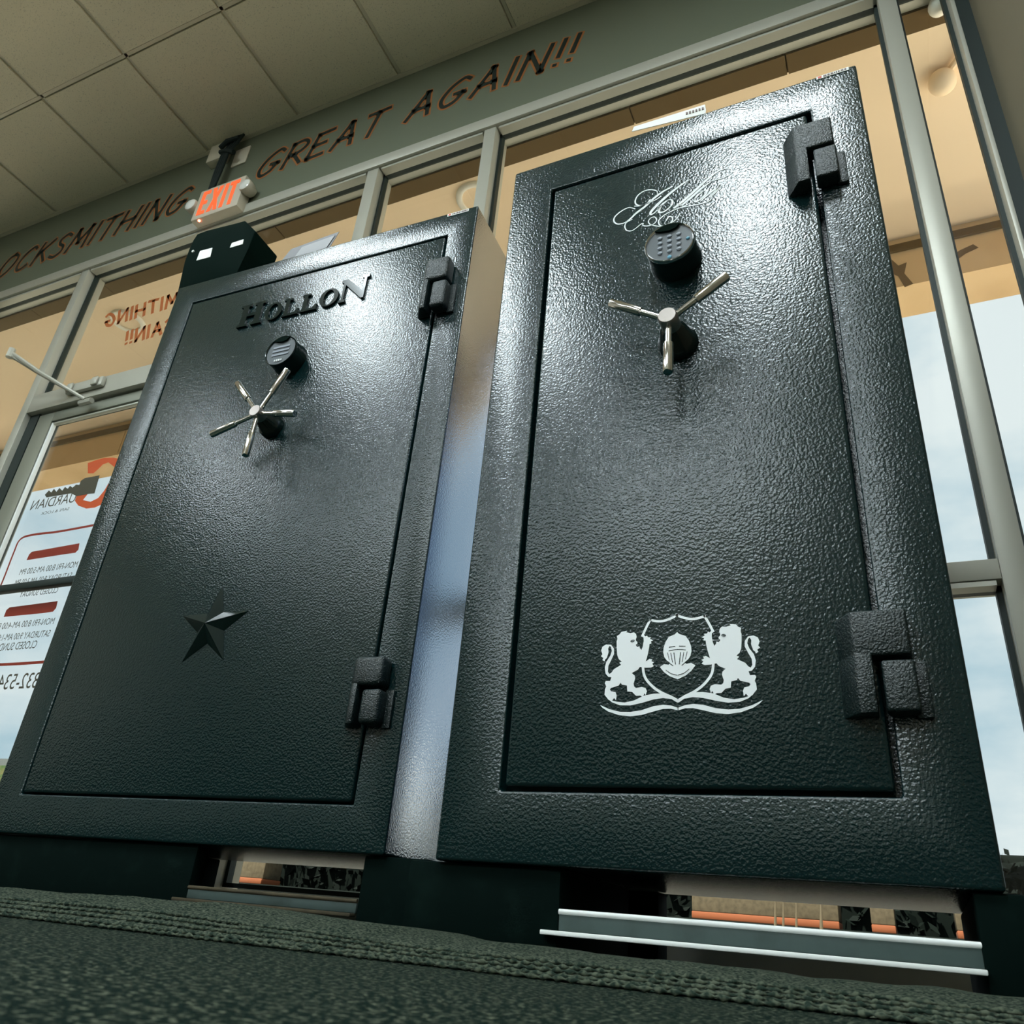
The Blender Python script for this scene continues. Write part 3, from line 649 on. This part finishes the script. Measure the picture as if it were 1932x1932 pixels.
# star
bm = bmesh.new(); cx, cz, R5 = .532, .470, .1045
ap = bm.verts.new((cx, -.026, cz)); rim = []
for i in range(10):
    a = PI/2+i*PI/5; r = R5 if i % 2 == 0 else R5*.40
    rim.append(bm.verts.new((cx+math.cos(a)*r, -.0015, cz+math.sin(a)*r)))
back = [bm.verts.new((v.co.x, .0, v.co.z)) for v in rim]
for i in range(10):
    j = (i+1) % 10; bm.faces.new((ap, rim[i], rim[j])); bm.faces.new((rim[i], back[i], back[j], rim[j]))
fin('star', bm, 'gloss_black', ls)
sticker(ls, .990, 1.056, LH-.014, .0095, 1)
foot(ls, (-.30, .012, -.1370), (.640, .05, -.001)); foot(ls, (1.035, .014, -.1370), (1.17, LD-.02, -.001)); foot(ls, (.0, .36, -.1370), (.35, .42, -.001))
foot(ls, (.86, .34, -.1370), (1.02, .42, -.012)); rail(ls, .64, 1.035, -.098, -.078, 'block_beige')

# ------------------------------------------------------------------ things on the safes
Lp = plane_pt(LL, LZ)
def on_left(px, py, off): return Lp(px, py, off)
case = tag(empty('black_case', LL, LZ), 'black moulded case with two white labels on the left safe', 'case')
CY = .03
pts = [(347, 520), (339, 497), (339, 484), (347, 473), (362, 455), (372, 441), (392, 435), (462, 416), (482, 436), (468, 470), (452, 500), (447, 512)]
poly = [on_left(x, y, CY) for x, y in pts]
poly = [(max(x, -.06), z) for x, z in poly]; poly[0] = (poly[0][0], LH+.001); poly[-1] = (poly[-1][0], LH+.001)
prism('shell', poly, CY, CY+.12, 'black_plastic', case, .004)
ins = [on_left(x, y, CY+.125) for x, y in [(462, 418), (502, 463), (488, 468), (470, 495), (462, 508), (430, 512), (430, 440)]]
ztop = max(z for x, z in poly)
prism('back_half', [(x, min(max(z, LH+.001), ztop)) for x, z in ins], CY+.118, CY+.19, 'black_plastic', case, .004)
for q in ([(371, 492), (378, 474), (401, 468), (397, 485)], [(434, 468), (438, 459), (460, 452), (458, 461)]):
    prism('label_patch', [on_left(x, y, CY) for x, y in q], CY-.0015, CY, 'paper', case)
tube('button', [(on_left(365, 475, CY)[0], CY, on_left(365, 475, CY)[1]), (on_left(365, 475, CY)[0], CY-.004, on_left(365, 475, CY)[1])], .005, 'paper', case, 10)
def sheet(name, root_f, loc, rz, q, off, m, label):
    t = tag(empty(name, loc, rz), label, 'paper')
    P = [root_f(x, y, off) for x, y in q]; prism('sheet', P, off, off+.0015, m, t); return t, P
t, P = sheet('paper_holder', Lp, LL, LZ, [(527, 497), (549, 470), (640, 437), (622, 466), (618, 470)], .02, 'paper_grey', 'clear plastic holder with a grey paper standing on the left safe')
prism('card', [Lp(x, y, .018) for x, y in [(553, 489), (570, 466), (632, 444), (616, 467)]], .0175, .0185, 'card_grey', t)
t, P = sheet('paper_strip', Rp, RL, 0, [(1192, 248), (1196, 239), (1330, 197), (1332, 206), (1331, 214)], .02, 'paper', 'white paper strip standing on top of the right safe')
for i in range(6):
    a = Rp(1294+i*6, 214-i*1.8, .019); box('print_mark', (a[0], .0185, a[1]-.004), (a[0]+.004, .0199, a[1]+.003), 'sticker_print', t)

# ------------------------------------------------------------------ exit sign, junction boxes, cables
ex = tag(empty('exit_sign', (-2.10, YW, 3.06)), 'illuminated red EXIT sign with two emergency lamp heads on the fascia', 'exit sign')
hs = box('housing', (-.155, -.062, 0), (.148, -.002, .214), 'ivory', ex, .006)
def eb(P): return [(-.125+x*.243, .026+z*.168) for x, z in P]
LT = {'E': [(0,0),(.21,0),(.21,.14),(.09,.14),(.09,.43),(.19,.43),(.19,.57),(.09,.57),(.09,.86),(.21,.86),(.21,1),(0,1)],
      'X': [(.27,0),(.37,0),(.41,.32),(.45,0),(.55,0),(.465,.5),(.55,1),(.45,1),(.41,.68),(.37,1),(.27,1),(.355,.5)],
      'I': [(.61,0),(.70,0),(.70,1),(.61,1)], 'T': [(.83,0),(.92,0),(.92,.86),(1.0,.86),(1.0,1),(.75,1),(.75,.86),(.83,.86)]}
for k in 'EXIT': prism('exit_letter', eb(LT[k]), -.0645, -.062, 'exit_red', ex)
for sx, x in ((-1, -.185), (1, .172)):
    lh = empty('lamp_head', (x, -.040, .12), 0, ex)
    tube('lamp_cup', [(0, -.035, .0), (0, -.03, 0), (0, .0, 0), (0, .028, 0), (0, .036, 0)], [.034, .037, .036, .026, .010], 'ivory', lh, 20)
    tube('lamp_lens', [(0, -.042, 0), (0, -.035, 0)], [.022, .033], 'lens', lh, 20)
    tube('lamp_arm', [(0, 0, 0), (-sx*.05, .01, 0)], .010, 'ivory', lh, 8)
tube('indicator', [(-.105, -.050, .001), (-.105, -.050, -.005)], .006, 'led_red', ex, 10)
for x0, x1, z0, z1, dep, lab in ((-2.335, -2.215, 3.545, 3.675, .045, 'ivory surface junction box above the exit sign, left of the cables'), (-2.175, -2.075, 3.485, 3.615, .008, 'flat ivory cover plate above the exit sign, right of the cables')):
    t = tag(empty('junction_box', ((x0+x1)/2, YW, z0)), lab, 'junction box')
    box('cover', (-(x1-x0)/2, -dep, 0), ((x1-x0)/2, 0, z1-z0), 'plate', t, .003)
    for sx in (-1, 1): tube('screw', [(sx*(x1-x0)*.0, -dep-.001, (z1-z0)*(.5+sx*.38)), (0, -dep+.001, (z1-z0)*(.5+sx*.38))], .004, 'grid_metal', t, 8)
t = tag(empty('cable_bundle', (-2.19, YW, 3.27)), 'bundle of black cables hanging from the ceiling behind the exit sign', 'cable')
for k in range(4):
    dx = (k-1.5)*.014
    tube('cable', [(dx*.6-.01, -.05, .0), (dx, -.055, .12), (dx+.012, -.06, .25), (dx*1.6+.03, -.045, .36), (dx+.04, -.03, .428)], .0075, 'rubber', t, 8)
tube('clamp', [(-.03, -.060, .29), (.02, -.068, .27), (.075, -.060, .245)], .013, 'rubber', t, 8)
tube('clamp', [(-.045, -.06, .33), (.0, -.066, .355), (.06, -.05, .375)], .014, 'rubber', t, 8)

# ------------------------------------------------------------------ carpet runner in front of the safes
bm = bmesh.new()
X0, X1, NX = -2.6, 1.14, 900
def hcrown(x):
    K = [(-3, .026), (-.6, .028), (-.14, .034), (.05, .028), (.23, .0205), (.6, .0195), (1.2, .020)]
    for (a, ha), (b, hb) in zip(K, K[1:]):
        if x <= b:
            t = (x-a)/(b-a); t = t*t*(3-2*t); return ha+(hb-ha)*t
    return K[-1][1]
prof = []
for i in range(34): prof.append(i/33)
rows = []
for i in range(NX+1):
    x = X0+(X1-X0)*i/NX; h = hcrown(x)+.0011*math.sin(x*31)+.0008*math.sin(x*77+1); col = []
    for u in prof:
        y = -.44+u*.20; z = .0015+(h-.0015)*(math.sin(u*PI/2)**.9)
        z += random.uniform(-.0005, .0005)
        col.append(bm.verts.new((x, y+.004*math.sin(x*5), z)))
    for y, z in ((-.16, h*.98), (-.06, h*.9), (-.02, .001)): col.append(bm.verts.new((x, y, z)))
    rows.append(col)
for A, B in zip(rows, rows[1:]):
    for j in range(len(A)-1): bm.faces.new((A[j], B[j], B[j+1], A[j+1]))
cr_root = empty('carpet_runner', (0, 0, 0)); fin('pile', bm, 'mat_pile', cr_root, smooth=80)
for k, u in enumerate((-.06, .035, .125, .215, .31)):
    bm = bmesh.new(); P = []; Rr = []
    for i in range(0, 1251):
        x = X0+(X1-X0)*i/1250; h = hcrown(x); z = .003+(h-.0015)*(math.sin(max(u, 0)*PI/2)**.9)
        P.append((x, -.44+u*.20+.004*math.sin(x*5)+random.uniform(-.0006, .0006), z+random.uniform(-.0006, .0006))); Rr.append(.0017+.0010*math.sin(i*PI*.5+k))
    bm_tube(bm, P, Rr, 6); fin('binding_cord', bm, 'binding', cr_root, smooth=80)
tag(cr_root, 'grey-green carpet runner with a ribbed raised edge in front of the safes', 'carpet')
